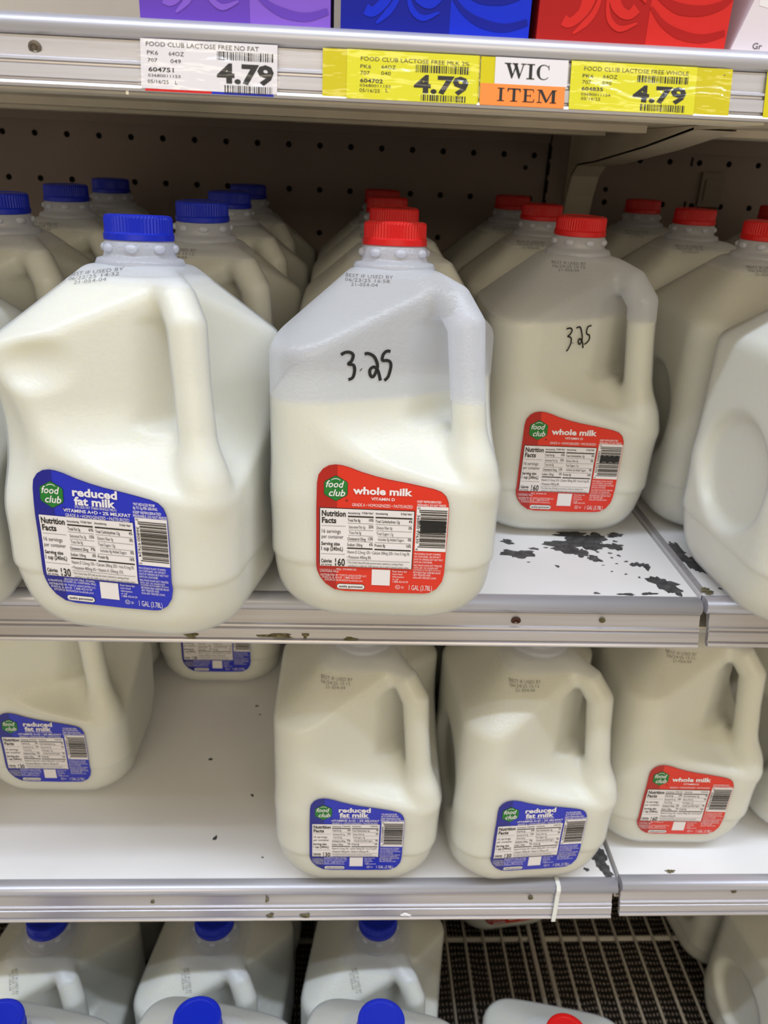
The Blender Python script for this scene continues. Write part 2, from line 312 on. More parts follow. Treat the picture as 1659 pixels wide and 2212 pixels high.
MB().add(V, F).build('bottom_flange', M['under'], br)
# nylon tie on lower shelf edge
tb = MB(); pts = [(206, 30, -289), (206, 12, -289)]
tie_path = [(206.5, 24, -314.2), (206.5, 18, -313.6), (206.6, 13, -314.4), (206.5, 10.6, -318), (206, 10.2, -324), (205.4, 8, -334), (204.6, 5.6, -344), (204.2, 4.4, -350.5)]
V = []
for x, y, z in tie_path: V += [(x - 1.9, y - .3, z + .3), (x + 1.9, y - .3, z + .3), (x + 1.9, y + .6, z - .4), (x - 1.9, y + .6, z - .4)]
F = [(i * 4 + k, i * 4 + (k + 1) % 4, i * 4 + 4 + (k + 1) % 4, i * 4 + 4 + k) for i in range(len(tie_path) - 1) for k in range(4)] + [(3, 2, 1, 0)]
tie = tb.add(V, F).build('nylon_tie', M['tie']); tag(tie, 'milky nylon tie looped over the lower shelf edge', 'zip tie')

# ------------------------------------------------------------------ bottom deck
mat = MB().box(-780, 1000, -198, 540, -716, -712).build('woven_mat', M['mat']); tag(mat, 'black woven mat under the white wire rack', 'mat')
def rack(label, x0, x1, side_bar):
    r = empty('wire_rack', (0, 0, -692)); tag(r, label, 'wire rack', 'wire racks on the case bottom')
    b = MB().tube([(x0, -135, 0), (x0, 530, 0)], 3.2); b.build('frame_bar', M['rackwire'], r)
    MB().tube([(x1, -135, 0), (x1, 530, 0)], 3.2).build('frame_bar', M['rackwire'], r)
    for y in (-135, 53, 241, 530): MB().tube([(x0, y, -4), (x1, y, -4)], 3.6).build('cross_bar', M['rackwire'], r)
    me = None; k = 1
    while x0 + 26 * k < x1 - 8:
        if me is None: me = mesh('wire', MB().tube([(0, -135, 0), (0, 530, 0)], 2.1, 6).V, MB().tube([(0, -135, 0), (0, 530, 0)], 2.1, 6).F, M['rackwire'], True)
        o = link('wire', me, r); o.location = ((x0 + 26 * k) * MM, 0, 0); k += 1
rack('white wire rack on the case bottom, right of the thick double bar', 291.3, 780, 0)
rack('white wire rack on the case bottom, left of the thick double bar', -780, 274, 0)
sill = MB().box(-420, 115, -192, -2, -640, -621).build('front_step', M['paint']); tag(sill, 'white front step of the case below the blue capped jugs', 'step')
MB().box(-420, 115, -190, -4, -687.5, -640).build('step_riser', M['paint'], sill)
db = MB().box(-780, 1000, -200, 545, -990, -716).build('case_base', M['paint']); tag(db, 'white base of the display case under the mat', 'case base')

# ------------------------------------------------------------------ the milk jug: signed distance shapes turned into meshes
def smax(a, b, k):
    h = np.maximum(k - np.abs(a - b), 0) / k
    return np.maximum(a, b) + h * h * k * .25
def smin(a, b, k): return -smax(-a, -b, k)
A0 = 73.0
def jug_sdf(x, y, z, dent=False):
    a = A0 + 0.8 * np.exp(-((z - 90) / 13) ** 2) - 0.5 * np.exp(-((z - 45) / 2.2) ** 2) - 1.3 / (1 + np.exp((z - 44) / 1.3))
    r = 27.0
    qx = np.abs(x) - a + r; qy = np.abs(y) - a + r
    wall_d = np.minimum(np.maximum(qx, qy), 0) + np.sqrt(np.maximum(qx, 0) ** 2 + np.maximum(qy, 0) ** 2) - r
    ps = (np.abs(x) ** 4.6 + np.abs(y) ** 4.6 + 1e-6) ** (1 / 4.6)
    sh = .665 * ps + .747 * z - (.665 * A0 + .747 * 184.5)
    d = smax(wall_d, sh, 5)
    bz = np.clip((46 - z) / 46, 0, 1); r2 = 27 + 19 * bz; a2 = A0 - 1.2 - 5 * bz ** 2
    qx = np.abs(x) - a2 + r2; qy = np.abs(y) - a2 + r2
    lowd = np.minimum(np.maximum(qx, qy), 0) + np.sqrt(np.maximum(qx, 0) ** 2 + np.maximum(qy, 0) ** 2) - r2
    d = np.where(z < 46, smax(np.maximum(d, lowd), -z, 27), d)
    p1 = .461 * x - .887 * y - 45.8; p2 = .887 * x - .461 * y - 45.8
    s = smax(p1, p2, 14); ramp = (z + .62 * s - 127) / 1.2
    d = smax(d, smin(s, ramp, 22), 4)
    w = (x - y) * .7071; tun = np.sqrt(np.maximum(np.abs(z - 167.5) - 26, 0) ** 2 + (w - 50.5) ** 2) - 9.5
    d = smax(d, -tun, 1.5)
    # handle
    pts = [(16, -16, 219, 11), (37, -37, 209, 11.2), (45, -45, 196, 11.4), (47.5, -47.5, 165, 10.8), (50.5, -50.5, 134, 11.2), (56.5, -56.5, 97, 14)]
    hd = np.full_like(x, 1e3)
    for (ax, ay, az, ar), (bx, by, bz, brr) in zip(pts, pts[1:]):
        ba = np.array((bx - ax, by - ay, bz - az)); L2 = ba @ ba
        t = np.clip(((x - ax) * ba[0] + (y - ay) * ba[1] + (z - az) * ba[2]) / L2, 0, 1)
        dd = np.sqrt((x - ax - t * ba[0]) ** 2 + (y - ay - t * ba[1]) ** 2 + (z - az - t * ba[2]) ** 2) - (ar + t * (brr - ar))
        hd = np.minimum(hd, dd)
    d = smin(d, hd, 5)
    t = np.clip(((x - 34) + -(y + 34)) / 40, 0, 1)
    web = np.sqrt((x - 34 - 20 * t) ** 2 + (y + 34 + 20 * t) ** 2 + (z - 119 + 12 * t) ** 2) - 10.5
    d = smin(d, web, 16)
    # round pressed panels on the two faces away from the handle
    for cx, cy in ((-1, 0), (0, 1)):
        u = y if cx else x; v = z - 97; dep = (x * cx + y * cy) - (A0 - 9)
        rad = np.sqrt(u * u + v * v) - 43
        d = smax(d, -smax(rad + (9 - (dep)) * .45, -dep, 5), 4)
    if dent:
        d = smax(d, -(np.sqrt(((x + 76) / 1.0) ** 2 + ((y + 82) / .9) ** 2 + ((z - 128) / 1.25) ** 2) - 33), 14)
        d = smax(d, -(np.sqrt(((x + 26) / 1.6) ** 2 + ((y + 74) / .62) ** 2 + ((z - 174) / .75) ** 2) - 19), 9)
    d = smax(d, z - 226, 3)
    return d
def surf(fn, lo, hi, h, name, m):
    ax = [np.arange(lo[i], hi[i] + h, h) for i in range(3)]
    X, Y, Z = np.meshgrid(*ax, indexing='ij'); D = fn(X, Y, Z)
    nx, ny, nz = D.shape; ins = D < 0
    c = ins[:-1, :-1, :-1].astype(int)
    cnt = sum(ins[i:nx - 1 + i, j:ny - 1 + j, k:nz - 1 + k].astype(np.int8) for i in (0, 1) for j in (0, 1) for k in (0, 1))
    act = (cnt > 0) & (cnt < 8); idx = -np.ones(act.shape, int); I, J, K = np.nonzero(act); idx[I, J, K] = np.arange(len(I))
    acc = np.zeros((len(I), 3)); num = np.zeros(len(I))
    offs = [(i, j, k) for i in (0, 1) for j in (0, 1) for k in (0, 1)]
    for a in offs:
        for b in offs:
            if sum(b) - sum(a) == 1 and sum(abs(p - q) for p, q in zip(a, b)) == 1:
                d0 = D[I + a[0], J + a[1], K + a[2]]; d1 = D[I + b[0], J + b[1], K + b[2]]
                mk = (d0 < 0) != (d1 < 0); t = np.where(mk, d0 / np.where(mk, d0 - d1, 1), 0)
                for q in range(3): acc[:, q] += np.where(mk, a[q] + t * (b[q] - a[q]), 0)
                num += mk
    V = np.stack([I, J, K], 1) + acc / num[:, None]; V = V * h + np.array(lo)
    for _ in range(2):
        e = .3; f0 = fn(V[:, 0], V[:, 1], V[:, 2])
        g = np.stack([fn(V[:, 0] + e, V[:, 1], V[:, 2]) - fn(V[:, 0] - e, V[:, 1], V[:, 2]), fn(V[:, 0], V[:, 1] + e, V[:, 2]) - fn(V[:, 0], V[:, 1] - e, V[:, 2]), fn(V[:, 0], V[:, 1], V[:, 2] + e) - fn(V[:, 0], V[:, 1], V[:, 2] - e)], 1) / (2 * e)
        st = f0[:, None] * g / np.maximum((g * g).sum(1), .2)[:, None]; V = V - np.clip(st, -1, 1)
    F = []
    for q in range(3):
        a = [slice(None)] * 3; b = [slice(None)] * 3; a[q] = slice(0, -1); b[q] = slice(1, None)
        s0 = ins[tuple(a)]; s1 = ins[tuple(b)]; I, J, K = np.nonzero(s0 != s1); pos = s0[I, J, K]
        u, v = [(1, 2), (2, 0), (0, 1)][q]; base = np.stack([I, J, K], 1)
        ok = (base[:, u] > 0) & (base[:, v] > 0) & (base[:, u] < D.shape[u] - 1) & (base[:, v] < D.shape[v] - 1)
        base = base[ok]; pos = pos[ok]
        def g(du, dv):
            c = base.copy(); c[:, u] -= du; c[:, v] -= dv; return idx[c[:, 0], c[:, 1], c[:, 2]]
        quad = np.stack([g(1, 1), g(0, 1), g(0, 0), g(1, 0)], 1); quad[~pos] = quad[~pos][:, ::-1]; F.append(quad)
    F = np.concatenate(F); me = bpy.data.meshes.new(name); me.vertices.add(len(V)); me.vertices.foreach_set('co', (V * MM).ravel())
    me.loops.add(F.size); me.loops.foreach_set('vertex_index', F.ravel()); me.polygons.add(len(F)); me.polygons.foreach_set('loop_start', np.arange(0, F.size, 4))
    me.update(calc_edges=True); me.polygons.foreach_set('use_smooth', np.ones(len(F), bool)); me.materials.append(m); me.validate(); return me
LO, HI = (-80, -80, -4), (80, 80, 230)
BOT = surf(lambda x, y, z: jug_sdf(x, y, z), LO, HI, 2.0, 'bottle', M['shell'])
BOT_D = surf(lambda x, y, z: jug_sdf(x, y, z, True), LO, HI, 2.0, 'bottle', M['shell'])
BOT_M = BOT.copy(); BOT_M.materials[0] = M['shell_m']; BOT_R = BOT.copy(); BOT_R.materials[0] = M['shell_r']
def milk_mesh(level, dent=False): return surf(lambda x, y, z: smax(jug_sdf(x, y, z, dent) + .9, z - level, 1.0), LO, HI, 2.4, 'milk', M['milk'])
MILK_FULL = milk_mesh(218); MILK_D = milk_mesh(219, True); MILK_M = milk_mesh(152); MILK_R = milk_mesh(183)
NECK = MB().lathe([(21, 220), (25.5, 224), (26.2, 226.5), (25, 229), (21.4, 230), (20.8, 232), (20.6, 238), (18.2, 240), (18, 240.5)], 40)
for k in range(8):
    t = 2 * math.pi * (k + .25) / 8; sp = MB().lathe([(.3, -2.4), (1.7, -1.8), (2.4, 0), (1.7, 1.8), (.3, 2.4)], 10)
    rot = [(v[0] * .9, v[1] * 1.7, v[2]) for v in sp.V]
    NECK.add([(21 * math.cos(t) + v[0] * math.cos(t) - v[1] * math.sin(t), 21 * math.sin(t) + v[0] * math.sin(t) + v[1] * math.cos(t), 235.2 + v[2]) for v in rot], sp.F)
NECK_ME = mesh('neck_ring', NECK.V, NECK.F, M['shell'], True)
def cap_mesh(m):
    b = MB().lathe([(20.0, 239.4), (20.4, 239.8), (20.4, 243), (19.9, 243.4), (19.7, 244), (19.7, 251.7), (19.2, 253.1), (18, 253.8), (15, 254.0), (14.6, 253.6), (.5, 253.6)], 120, rib=-.55, ribz=(243.9, 251.8))
    return mesh('cap', b.V, b.F, m)
CAP_B, CAP_R = cap_mesh(M['blue_cap']), cap_mesh(M['red_cap'])

# ------------------------------------------------------------------ label printing
def homog(src, dst):
    A = []; 
    for (x, y), (u, v) in zip(src, dst): A += [[x, y, 1, 0, 0, 0, -u * x, -u * y], [0, 0, 0, x, y, 1, -v * x, -v * y]]
    h = np.linalg.solve(np.array(A, float), np.array(dst, float).ravel()); Hm = np.append(h, 1).reshape(3, 3)
    def f(x, y):
        q = Hm @ np.array([x, y, 1.0]); return q[0] / q[2], q[1] / q[2]
    return f
PU0, PV0, PW, PH = -39.0, 46.4, 57.6, 39.6
PD = [(PU0, PV0 + PH), (PU0 + PW, PV0 + PH), (PU0, PV0), (PU0 + PW, PV0)]
HM = homog([(160, 577), (1153, 632), (145, 1213), (1107, 1270)], PD)
HA = homog([(142, 530), (1118, 642), (182, 1167), (1145, 1262)], PD)
_fc = {}
def glyphs(txt, bold=0.0, shear=0.0):
    k = (txt, bold, shear)
    if k in _fc: return _fc[k]
    c = bpy.data.curves.new('t', 'FONT'); c.body = txt; c.size = 1; c.resolution_u = 2; c.offset = bold; c.shear = shear
    o = bpy.data.objects.new('t', c); COL.objects.link(o)
    dg = bpy.context.evaluated_depsgraph_get(); ev = o.evaluated_get(dg); me = ev.to_mesh()
    V = np.array([v.co[:2] for v in me.vertices]).reshape(-1, 2); F = [tuple(p.vertices) for p in me.polygons]
    ev.to_mesh_clear(); bpy.data.objects.remove(o); bpy.data.curves.remove(c)
    _fc[k] = (V, F); return V, F
CAPH = 0.73
def put(mb, txt, p0, width, h, bold=0.0, shear=0.0, ang=0.0):
    """text starting at p0 (u,v mm), stretched to width, capital height h"""
    V, F = glyphs(txt, bold, shear)
    if not len(V): return
    x0, x1 = V[:, 0].min(), V[:, 0].max(); ref = glyphs('H', bold)[0][:, 1].max()
    q = np.stack([(V[:, 0] - x0) / (x1 - x0) * width, V[:, 1] / ref * h], 1)
    ca, sa = math.cos(ang), math.sin(ang)
    mb.add([(p0[0] + a * ca - c * sa, p0[1] + a * sa + c * ca, 0) for a, c in q], F)
def line(mb, Hf, txt, x0, y, x1, hpx, bold=0.0, shear=0.0):
    a = Hf(x0, y); e = Hf(x1, y); u = Hf(x0, y - hpx)
    put(mb, txt, a, e[0] - a[0], abs(u[1] - a[1]), bold, shear)
def rect(mb, u0, v0, u1, v1): mb.add([(u0, v0, 0), (u1, v0, 0), (u1, v1, 0), (u0, v1, 0)], [(0, 1, 2, 3)])
def subdiv(V, F, step):
    bm = bmesh.new(); vs = [bm.verts.new(v) for v in V]
    for f in F:
        try: bm.faces.new([vs[i] for i in f])
        except ValueError: pass
    V = np.array(V)
    for axi in (0, 1):
        for c in np.arange(V[:, axi].min() + step * .5, V[:, axi].max(), step):
            no = (1, 0, 0) if axi == 0 else (0, 1, 0); co = (c, 0, 0) if axi == 0 else (0, c, 0)
            bmesh.ops.bisect_plane(bm, geom=bm.verts[:] + bm.edges[:] + bm.faces[:], plane_co=co, plane_no=no)
    bm.verts.ensure_lookup_table(); bm.verts.index_update()
    V2 = [tuple(v.co) for v in bm.verts]; F2 = [tuple(v.index for v in f.verts) for f in bm.faces]; bm.free(); return V2, F2
def on_jug(u, v, off, dent=False):
    u = np.asarray(u, float); v = np.asarray(v, float); lo = np.full_like(u, -92.0); hi = np.full_like(u, -8.0)
    # march to first inside sample, then bisect
    for y in np.arange(-92, -8, 2.0):
        f = jug_sdf(u, np.full_like(u, y), v, dent); m = (f > 0) & (lo >= y - 2.01); lo = np.where(m, y, lo)
    hi = lo + 2.0
    for _ in range(14):
        mid_ = (lo + hi) / 2; f = jug_sdf(u, mid_, v, dent); hi = np.where(f < 0, mid_, hi); lo = np.where(f >= 0, mid_, lo)
    return hi - off
def conform(mb, off, name, m, dent=False, step=0):
    V, F = (mb.V, mb.F) if not step else subdiv(mb.V, mb.F, step)
    V = np.array(V); y = on_jug(V[:, 0], V[:, 1], off, dent)
    out = np.stack([V[:, 0], y, V[:, 1]], 1)
    return mesh(name, out, F, m, smooth=bool(step))
OUT = [(105, 1220), (118, 600), (130, 300), (146, 215), (195, 150), (260, 114), (330, 105), (400, 115), (480, 140), (600, 190), (750, 240), (900, 280), (1100, 322), (1250, 358), (1370, 388), (1450, 420), (1500, 470), (1522, 540), (1525, 600), (1500, 900), (1475, 1120), (1455, 1330), (1430, 1420), (1370, 1500), (1290, 1545), (1230, 1552), (900, 1540), (600, 1520), (400, 1508), (290, 1485), (200, 1420), (140, 1340), (112, 1270)]
def poly(mb, pts): mb.add([(a, c, 0) for a, c in pts], [tuple(range(len(pts)))])
def make_label(kind):
    red = kind == 'red'; L = []
    out = [HM(*p) for p in OUT]; b = MB(); poly(b, out); L.append(('label', conform(b, .55, 'label', M['lab_red'] if red else M['lab_blue'], step=5)))
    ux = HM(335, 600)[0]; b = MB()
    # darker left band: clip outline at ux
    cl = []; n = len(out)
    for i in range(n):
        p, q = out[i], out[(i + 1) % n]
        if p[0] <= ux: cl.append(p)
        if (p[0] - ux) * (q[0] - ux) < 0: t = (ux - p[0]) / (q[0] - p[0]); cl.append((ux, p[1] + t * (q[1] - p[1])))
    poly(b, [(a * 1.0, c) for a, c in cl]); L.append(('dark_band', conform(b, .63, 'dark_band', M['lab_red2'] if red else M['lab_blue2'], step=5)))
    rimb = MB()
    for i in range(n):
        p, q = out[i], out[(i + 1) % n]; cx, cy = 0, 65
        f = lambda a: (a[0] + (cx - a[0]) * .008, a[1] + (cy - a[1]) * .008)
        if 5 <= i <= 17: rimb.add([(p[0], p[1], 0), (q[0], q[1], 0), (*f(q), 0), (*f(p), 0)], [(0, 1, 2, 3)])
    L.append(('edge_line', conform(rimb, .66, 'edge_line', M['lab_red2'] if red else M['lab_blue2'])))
    k = MB(); rect(k, PU0 - .5, PV0 - .5, PU0 + PW + .5, PV0 + PH + .5); L.append(('panel_border', conform(k, .72, 'panel_border', M['black_print'] if red else M['lab_blue2'], step=5)))
    wv = MB(); rect(wv, PU0, PV0, PU0 + PW, PV0 + PH); L.append(('nutrition_panel', conform(wv, .8, 'nutrition_panel', M['white_print'], step=5)))
    bu0, bv1 = HM(1183, 573); bu1, bv0 = HM(1495, 1087); bu1 = bu0 + 19.3
    wb = MB(); rect(wb, bu0, bv0, bu1, bv1); L.append(('barcode_panel', conform(wb, .8, 'barcode_panel', M['white_print'], step=5)))
    sq = MB(); s0 = HM(690, 1268); s1 = HM(888, 1455); rect(sq, s0[0], s1[1], s0[0] + 11.6, s0[1]); L.append(('blank_square', conform(sq, .8, 'blank_square', M['white_print'], step=5)))
    # hexagon logo
    hx, hy = HM(328, 365); hr = 8.1
    def hexa(r):
        pts = []
        for q in range(6):
            t = math.pi / 2 + q * math.pi / 3
            for dt in (-.22, -.1, .1, .22):
                rr = r * (1 - abs(dt) * .45 + .0); pts.append((hx + rr * math.cos(t + dt), hy + rr * math.sin(t + dt)))
        return pts
    g = MB(); poly(g, hexa(hr + .3)); L.append(('logo_edge', conform(g, .75, 'logo_edge', M['dark_green'], step=5)))
    g = MB(); poly(g, hexa(hr)); L.append(('logo', conform(g, .84, 'logo', M['green'], step=5)))
    W = MB(); K = MB()
    put(W, 'food', (hx - 6.0, hy + .6), 11.0, 4.3, .012, .25); put(W, 'club', (hx - 4.2, hy - 4.9), 10.0, 4.3, .012, .25)
    arc = [(hx + 4.0 * math.cos(t) * .75, hy + 4.0 + 2.0 * math.sin(t)) for t in [math.radians(a) for a in range(25, 156, 13)]]
    for i in range(len(arc) - 1):
        (a, c), (d, e) = arc[i], arc[i + 1]; W.add([(a, c, 0), (d, e, 0), (d, e + .45, 0), (a, c + .45, 0)], [(0, 1, 2, 3)])
    put(K, '®', HM(427, 508), 1.6, 1.2, .01)
    if red:
        line(W, HM, 'whole milk', 508, 425, 1140, 78, .035); line(W, HM, 'VITAMIN D', 700, 498, 950, 30, .02); line(W, HM, 'GRADE A • HOMOGENIZED • PASTEURIZED', 497, 560, 1140, 33)
        line(W, HM, 'KEEP REFRIGERATED', 1187, 532, 1445, 25, .01); line(W, HM, 'PERISHABLE. DO NOT FREEZE.', 1187, 568, 1497, 24, .01)
    else:
        line(W, HA, 'reduced', 512, 352, 968, 78, .035); line(W, HA, 'fat milk', 530, 440, 950, 78, .035); line(W, HA, '37% LESS FAT THAN WHOLE MILK†', 533, 474, 962, 24)
        line(W, HA, 'VITAMINS A+D • 2% MILKFAT', 412, 505, 1100, 32, .02); line(W, HA, 'GRADE A • HOMOGENIZED • PASTEURIZED', 432, 558, 1085, 34)
        for t, y, x1 in (('*FAT REDUCED FROM', 468, 1338), ('8g TO 5g PER SERVING.', 502, 1370), ('KEEP REFRIGERATED', 545, 1402), ('PERISHABLE. DO NOT FREEZE.', 580, 1460)): line(W, HA, t, 1128, y, x1, 26, .01)
    v = dict(fat='8g', fp='10%', sat='5g', sp='25%', ch='35mg', cp='12%', so='130mg', sop='6%', sug='11g', cal='160') if red else dict(fat='5g', fp='6%', sat='3g', sp='15%', ch='20mg', cp='7%', so='130mg', sop='6%', sug='12g', cal='130')
    T = lambda *a: line(K, HM, *a)
    T('Nutrition', 175, 662, 428, 64, .03); T('Facts', 175, 738, 326, 62, .03); T('16 servings', 172, 850, 370, 42); T('per container', 168, 908, 397, 40)
    T('Serving size', 163, 983, 358, 36, .025); T('1 cup (240mL)', 163, 1040, 390, 42, .02); T('Calories', 158, 1172, 270, 38, .025); T('per serving', 158, 1205, 268, 20, .02); T(v['cal'], 303, 1215, 407, 82, .02)
    for x0, x1, y, s in ((450, 580, 645, 'Amount/serving'), (598, 722, 648, '% Daily Value*'), (743, 872, 656, 'Amount/serving'), (1010, 1133, 665, '% Daily Value*')): T(s, x0, y, x1, 22, .02)
    rows = [('Total Fat ' + v['fat'], 447, 730, 580, .01), (v['fp'], 670, 735, 720, .015), ('Saturated Fat ' + v['sat'], 457, 805, 630, 0), (v['sp'], 665, 808, 716, .015), ('Trans Fat 0g', 457, 868, 585, 0), ('Cholesterol ' + v['ch'], 440, 935, 632, .01), (v['cp'], 658, 940, 708, .015), ('Sodium ' + v['so'], 436, 1000, 596, .01), (v['sop'], 668, 1003, 705, .015),
            ('Total Carbohydrate 12g', 740, 748, 997, .01), ('4%', 1092, 758, 1130, .015), ('Dietary Fiber 0g', 750, 820, 915, 0), ('0%', 1087, 830, 1124, .015), ('Total Sugars ' + v['sug'], 747, 885, 925, 0), ('Includes 0g Added Sugars', 762, 948, 1036, 0), ('0%', 1077, 960, 1113, .015), ('Protein 8g', 724, 1013, 835, .01), ('16%', 1060, 1028, 1108, .015)]
    for s, x0, y, x1, bo in rows: T(s, x0, y, x1, 31, bo)
    T('Vitamin D 2.5mcg 15% • Calcium 300mg 25% • Iron 0.1mg 0%', 433, 1080, 1093, 32); T('• Potassium 400mg 8%' if red else '• Potassium 400mg 6% • Vitamin A 150mcg 15%', 430, 1135, 683 if red else 970, 32)
    T('* The % Daily Value (DV) tells you how much a nutrient in a serving of food', 430, 1190, 1020, 22); T('contributes to a daily diet. 2,000 calories a day is used for general nutrition advice.', 440, 1228, 1083, 22)
    def rule(x0, x1, y, th):
        a = HM(x0, y); c = HM(x1, y); t = th * .0622 / 2; rect(K, a[0], a[1] - t, c[0], a[1] + t)
    for x0, x1, y, th in ((450, 722, 673, 15), (742, 1133, 690, 15), (170, 425, 770, 3), (160, 412, 1078, 3), (445, 720, 748, 3), (453, 716, 823, 3), (447, 710, 884, 3), (440, 708, 948, 3), (435, 703, 1023, 14), (738, 1130, 768, 3), (745, 1124, 838, 3), (762, 1118, 905, 3), (725, 1112, 968, 3), (722, 1107, 1043, 14), (428, 1098, 1152, 3)): rule(x0, x1, y, th)
    # bars of the barcode
    rnd = random.Random(11); vv = bv1 - 2.2; B = MB()
    while vv > bv0 + 2.2:
        t = rnd.choice((.22, .22, .4, .6, .8)); ext = 1.0 if (vv > bv1 - 4 or vv < bv0 + 4) else 0
        rect(B, bu0 + 2.6 - ext, vv - t, bu1 - .5, vv); vv -= t + rnd.choice((.2, .25, .4, .55))
    L.append(('barcode', conform(B, .92, 'barcode', M['black_print'])))
    code = ('0', '36800', '97630', '6') if red else ('0', '36800', '97624', '5')
    for s, v0, ln in ((code[0], bv1 - .6, 1.1), (code[1], bv1 - 5.6, 9.5), (code[2], bv1 - 15.9, 9.0), (code[3], bv1 - 28.6, 1.1)):
        put(K, s, (bu0 + .5, v0), ln, 1.7, .005, 0, -math.pi / 2)
    if red:
        small = [('INGREDIENTS: MILK, VITAMIN D3', 137, 1258, 525), ('CONTAINS: MILK', 140, 1285, 340), ('DISTRIBUTED BY TOPCO ASSOCIATES LLC', 148, 1325, 632), ('ITASCA, IL 60143  1-888-423-0139', 165, 1352, 570), ('©TOPCO BORA0224 foodclub.com', 190, 1382, 590)]
    else:
        small = [('INGREDIENTS: REDUCED FAT MILK, VITAMIN', 137, 1252, 640), ('A PALMITATE, VITAMIN D3. CONTAINS: MILK.', 140, 1280, 655), ('DISTRIBUTED BY TOPCO ASSOCIATES LLC', 148, 1315, 640), ('ITASCA, IL 60143  1-888-423-0139', 165, 1345, 600), ('©TOPCO BORA0224 foodclub.com', 190, 1376, 610)]
    small += [('Scan here for', 905, 1303, 1062), ('more food', 905, 1333, 1010), ('information', 905, 1363, 1025), ('or call', 905, 1390, 965), ('1-888-423-0139', 905, 1418, 1068)]
    small += [('PROCESSING PLANT STAMPED', 1143, 1108, 1425), ('ON CONTAINER. USE WITHIN 7', 1140, 1138, 1422), ('DAYS OF OPENING BUT NOT PAST', 1137, 1168, 1445), ('DATE ON CONTAINER.', 1135, 1198, 1333), ('MILK FROM COWS NOT TREATED', 1133, 1233, 1433), ('WITH rBST. NO SIGNIFICANT', 1131, 1262, 1395), ('DIFFERENCE HAS BEEN SHOWN', 1129, 1290, 1420), ('BETWEEN MILK DERIVED FROM', 1127, 1320, 1415), ('rBST-TREATED AND', 1125, 1348, 1310), ('NON-rBST-TREATED COWS.', 1123, 1378, 1370)]
    for s, x0, y, x1 in small: line(W, HM, s, x0, y, x1, 21)
    line(W, HM, '1 GAL (3.78L)', 1075, 1505, 1320, 56); line(W, HM, 'D', 998, 1487, 1020, 24, .01)
    uc = HM(958, 1470); 
    for i in range(20):
        t0, t1 = 2 * math.pi * i / 20, 2 * math.pi * (i + 1) / 20
        W.add([(uc[0] + r * math.cos(t), uc[1] + r * math.sin(t), 0) for r, t in ((1.3, t0), (1.55, t0), (1.55, t1), (1.3, t1))], [(0, 1, 2, 3)])
    put(W, 'U', (uc[0] - .6, uc[1] - .75), 1.2, 1.5, .01)
    p0 = HM(318, 1445); p1 = HM(606, 1470)
    def pill(e):
        cy = (p0[1] + p1[1]) / 2; r = 1.75 + e; pts = []
        for i in range(9): t = math.pi / 2 + math.pi * i / 8; pts.append((p0[0] + r + r * math.cos(t) - e, cy + r * math.sin(t)))
        for i in range(9): t = -math.pi / 2 + math.pi * i / 8; pts.append((p1[0] - r + r * math.cos(t) + e, cy + r * math.sin(t)))
        return pts, cy
    g = MB(); poly(g, pill(.3)[0]); L.append(('pill_edge', conform(g, .75, 'pill_edge', M['dark_green'], step=5)))
    g = MB(); pp, cy = pill(0); poly(g, pp); L.append(('pill', conform(g, .84, 'pill', M['white_print'], step=5)))
    put(K, 'quality guaranteed', (p0[0] + 1.3, cy - .6), p1[0] - p0[0] - 2.6, 1.5, .02)
    L.append(('white_lettering', conform(W, .95, 'white_lettering', M['white_print']))); L.append(('black_lettering', conform(K, .97, 'black_lettering', M['black_print'])))
    return L
LAB = {'red': make_label('red'), 'blue': make_label('blue')}
_bu = HM(1183, 573)
def scribble(kind):
    rnd = random.Random(3); b = MB()
    if kind == 'M':
        for k in range(26):
            v = _bu[1] - 9.2 - k * .33; a = _bu[0] + 2.6 + rnd.uniform(-.9, .9); c = _bu[0] + 17.3 + rnd.uniform(-.6, 1.5)
            s = rnd.uniform(-.3, .3); b.add([(a, v - .3, 0), (c, v - .3 + s, 0), (c + .2, v + .2 + s, 0), (a, v + .2, 0)], [(0, 1, 2, 3)])
        for k in range(6): b.add([(_bu[0] + 14.5 + .4 * k, _bu[1] - 12, 0), (_bu[0] + 14.8 + .4 * k, _bu[1] - 19.5 + rnd.uniform(0, 2), 0), (_bu[0] + 15.1 + .4 * k, _bu[1] - 12, 0)], [(0, 1, 2)])
    else:
        pts = []
        for i in range(15): pts.append((_bu[0] + 3 + i * 1.08, _bu[1] - 9.8 + .5 * math.sin(i * 1.7)))
        for i in range(15): pts.append((_bu[0] + 18.2 - i * 1.08, _bu[1] - 15.3 + .6 * math.sin(i * 1.3)))
        poly(b, pts)
    return conform(b, 1.1, 'marker_scribble', M['ink'], step=2)
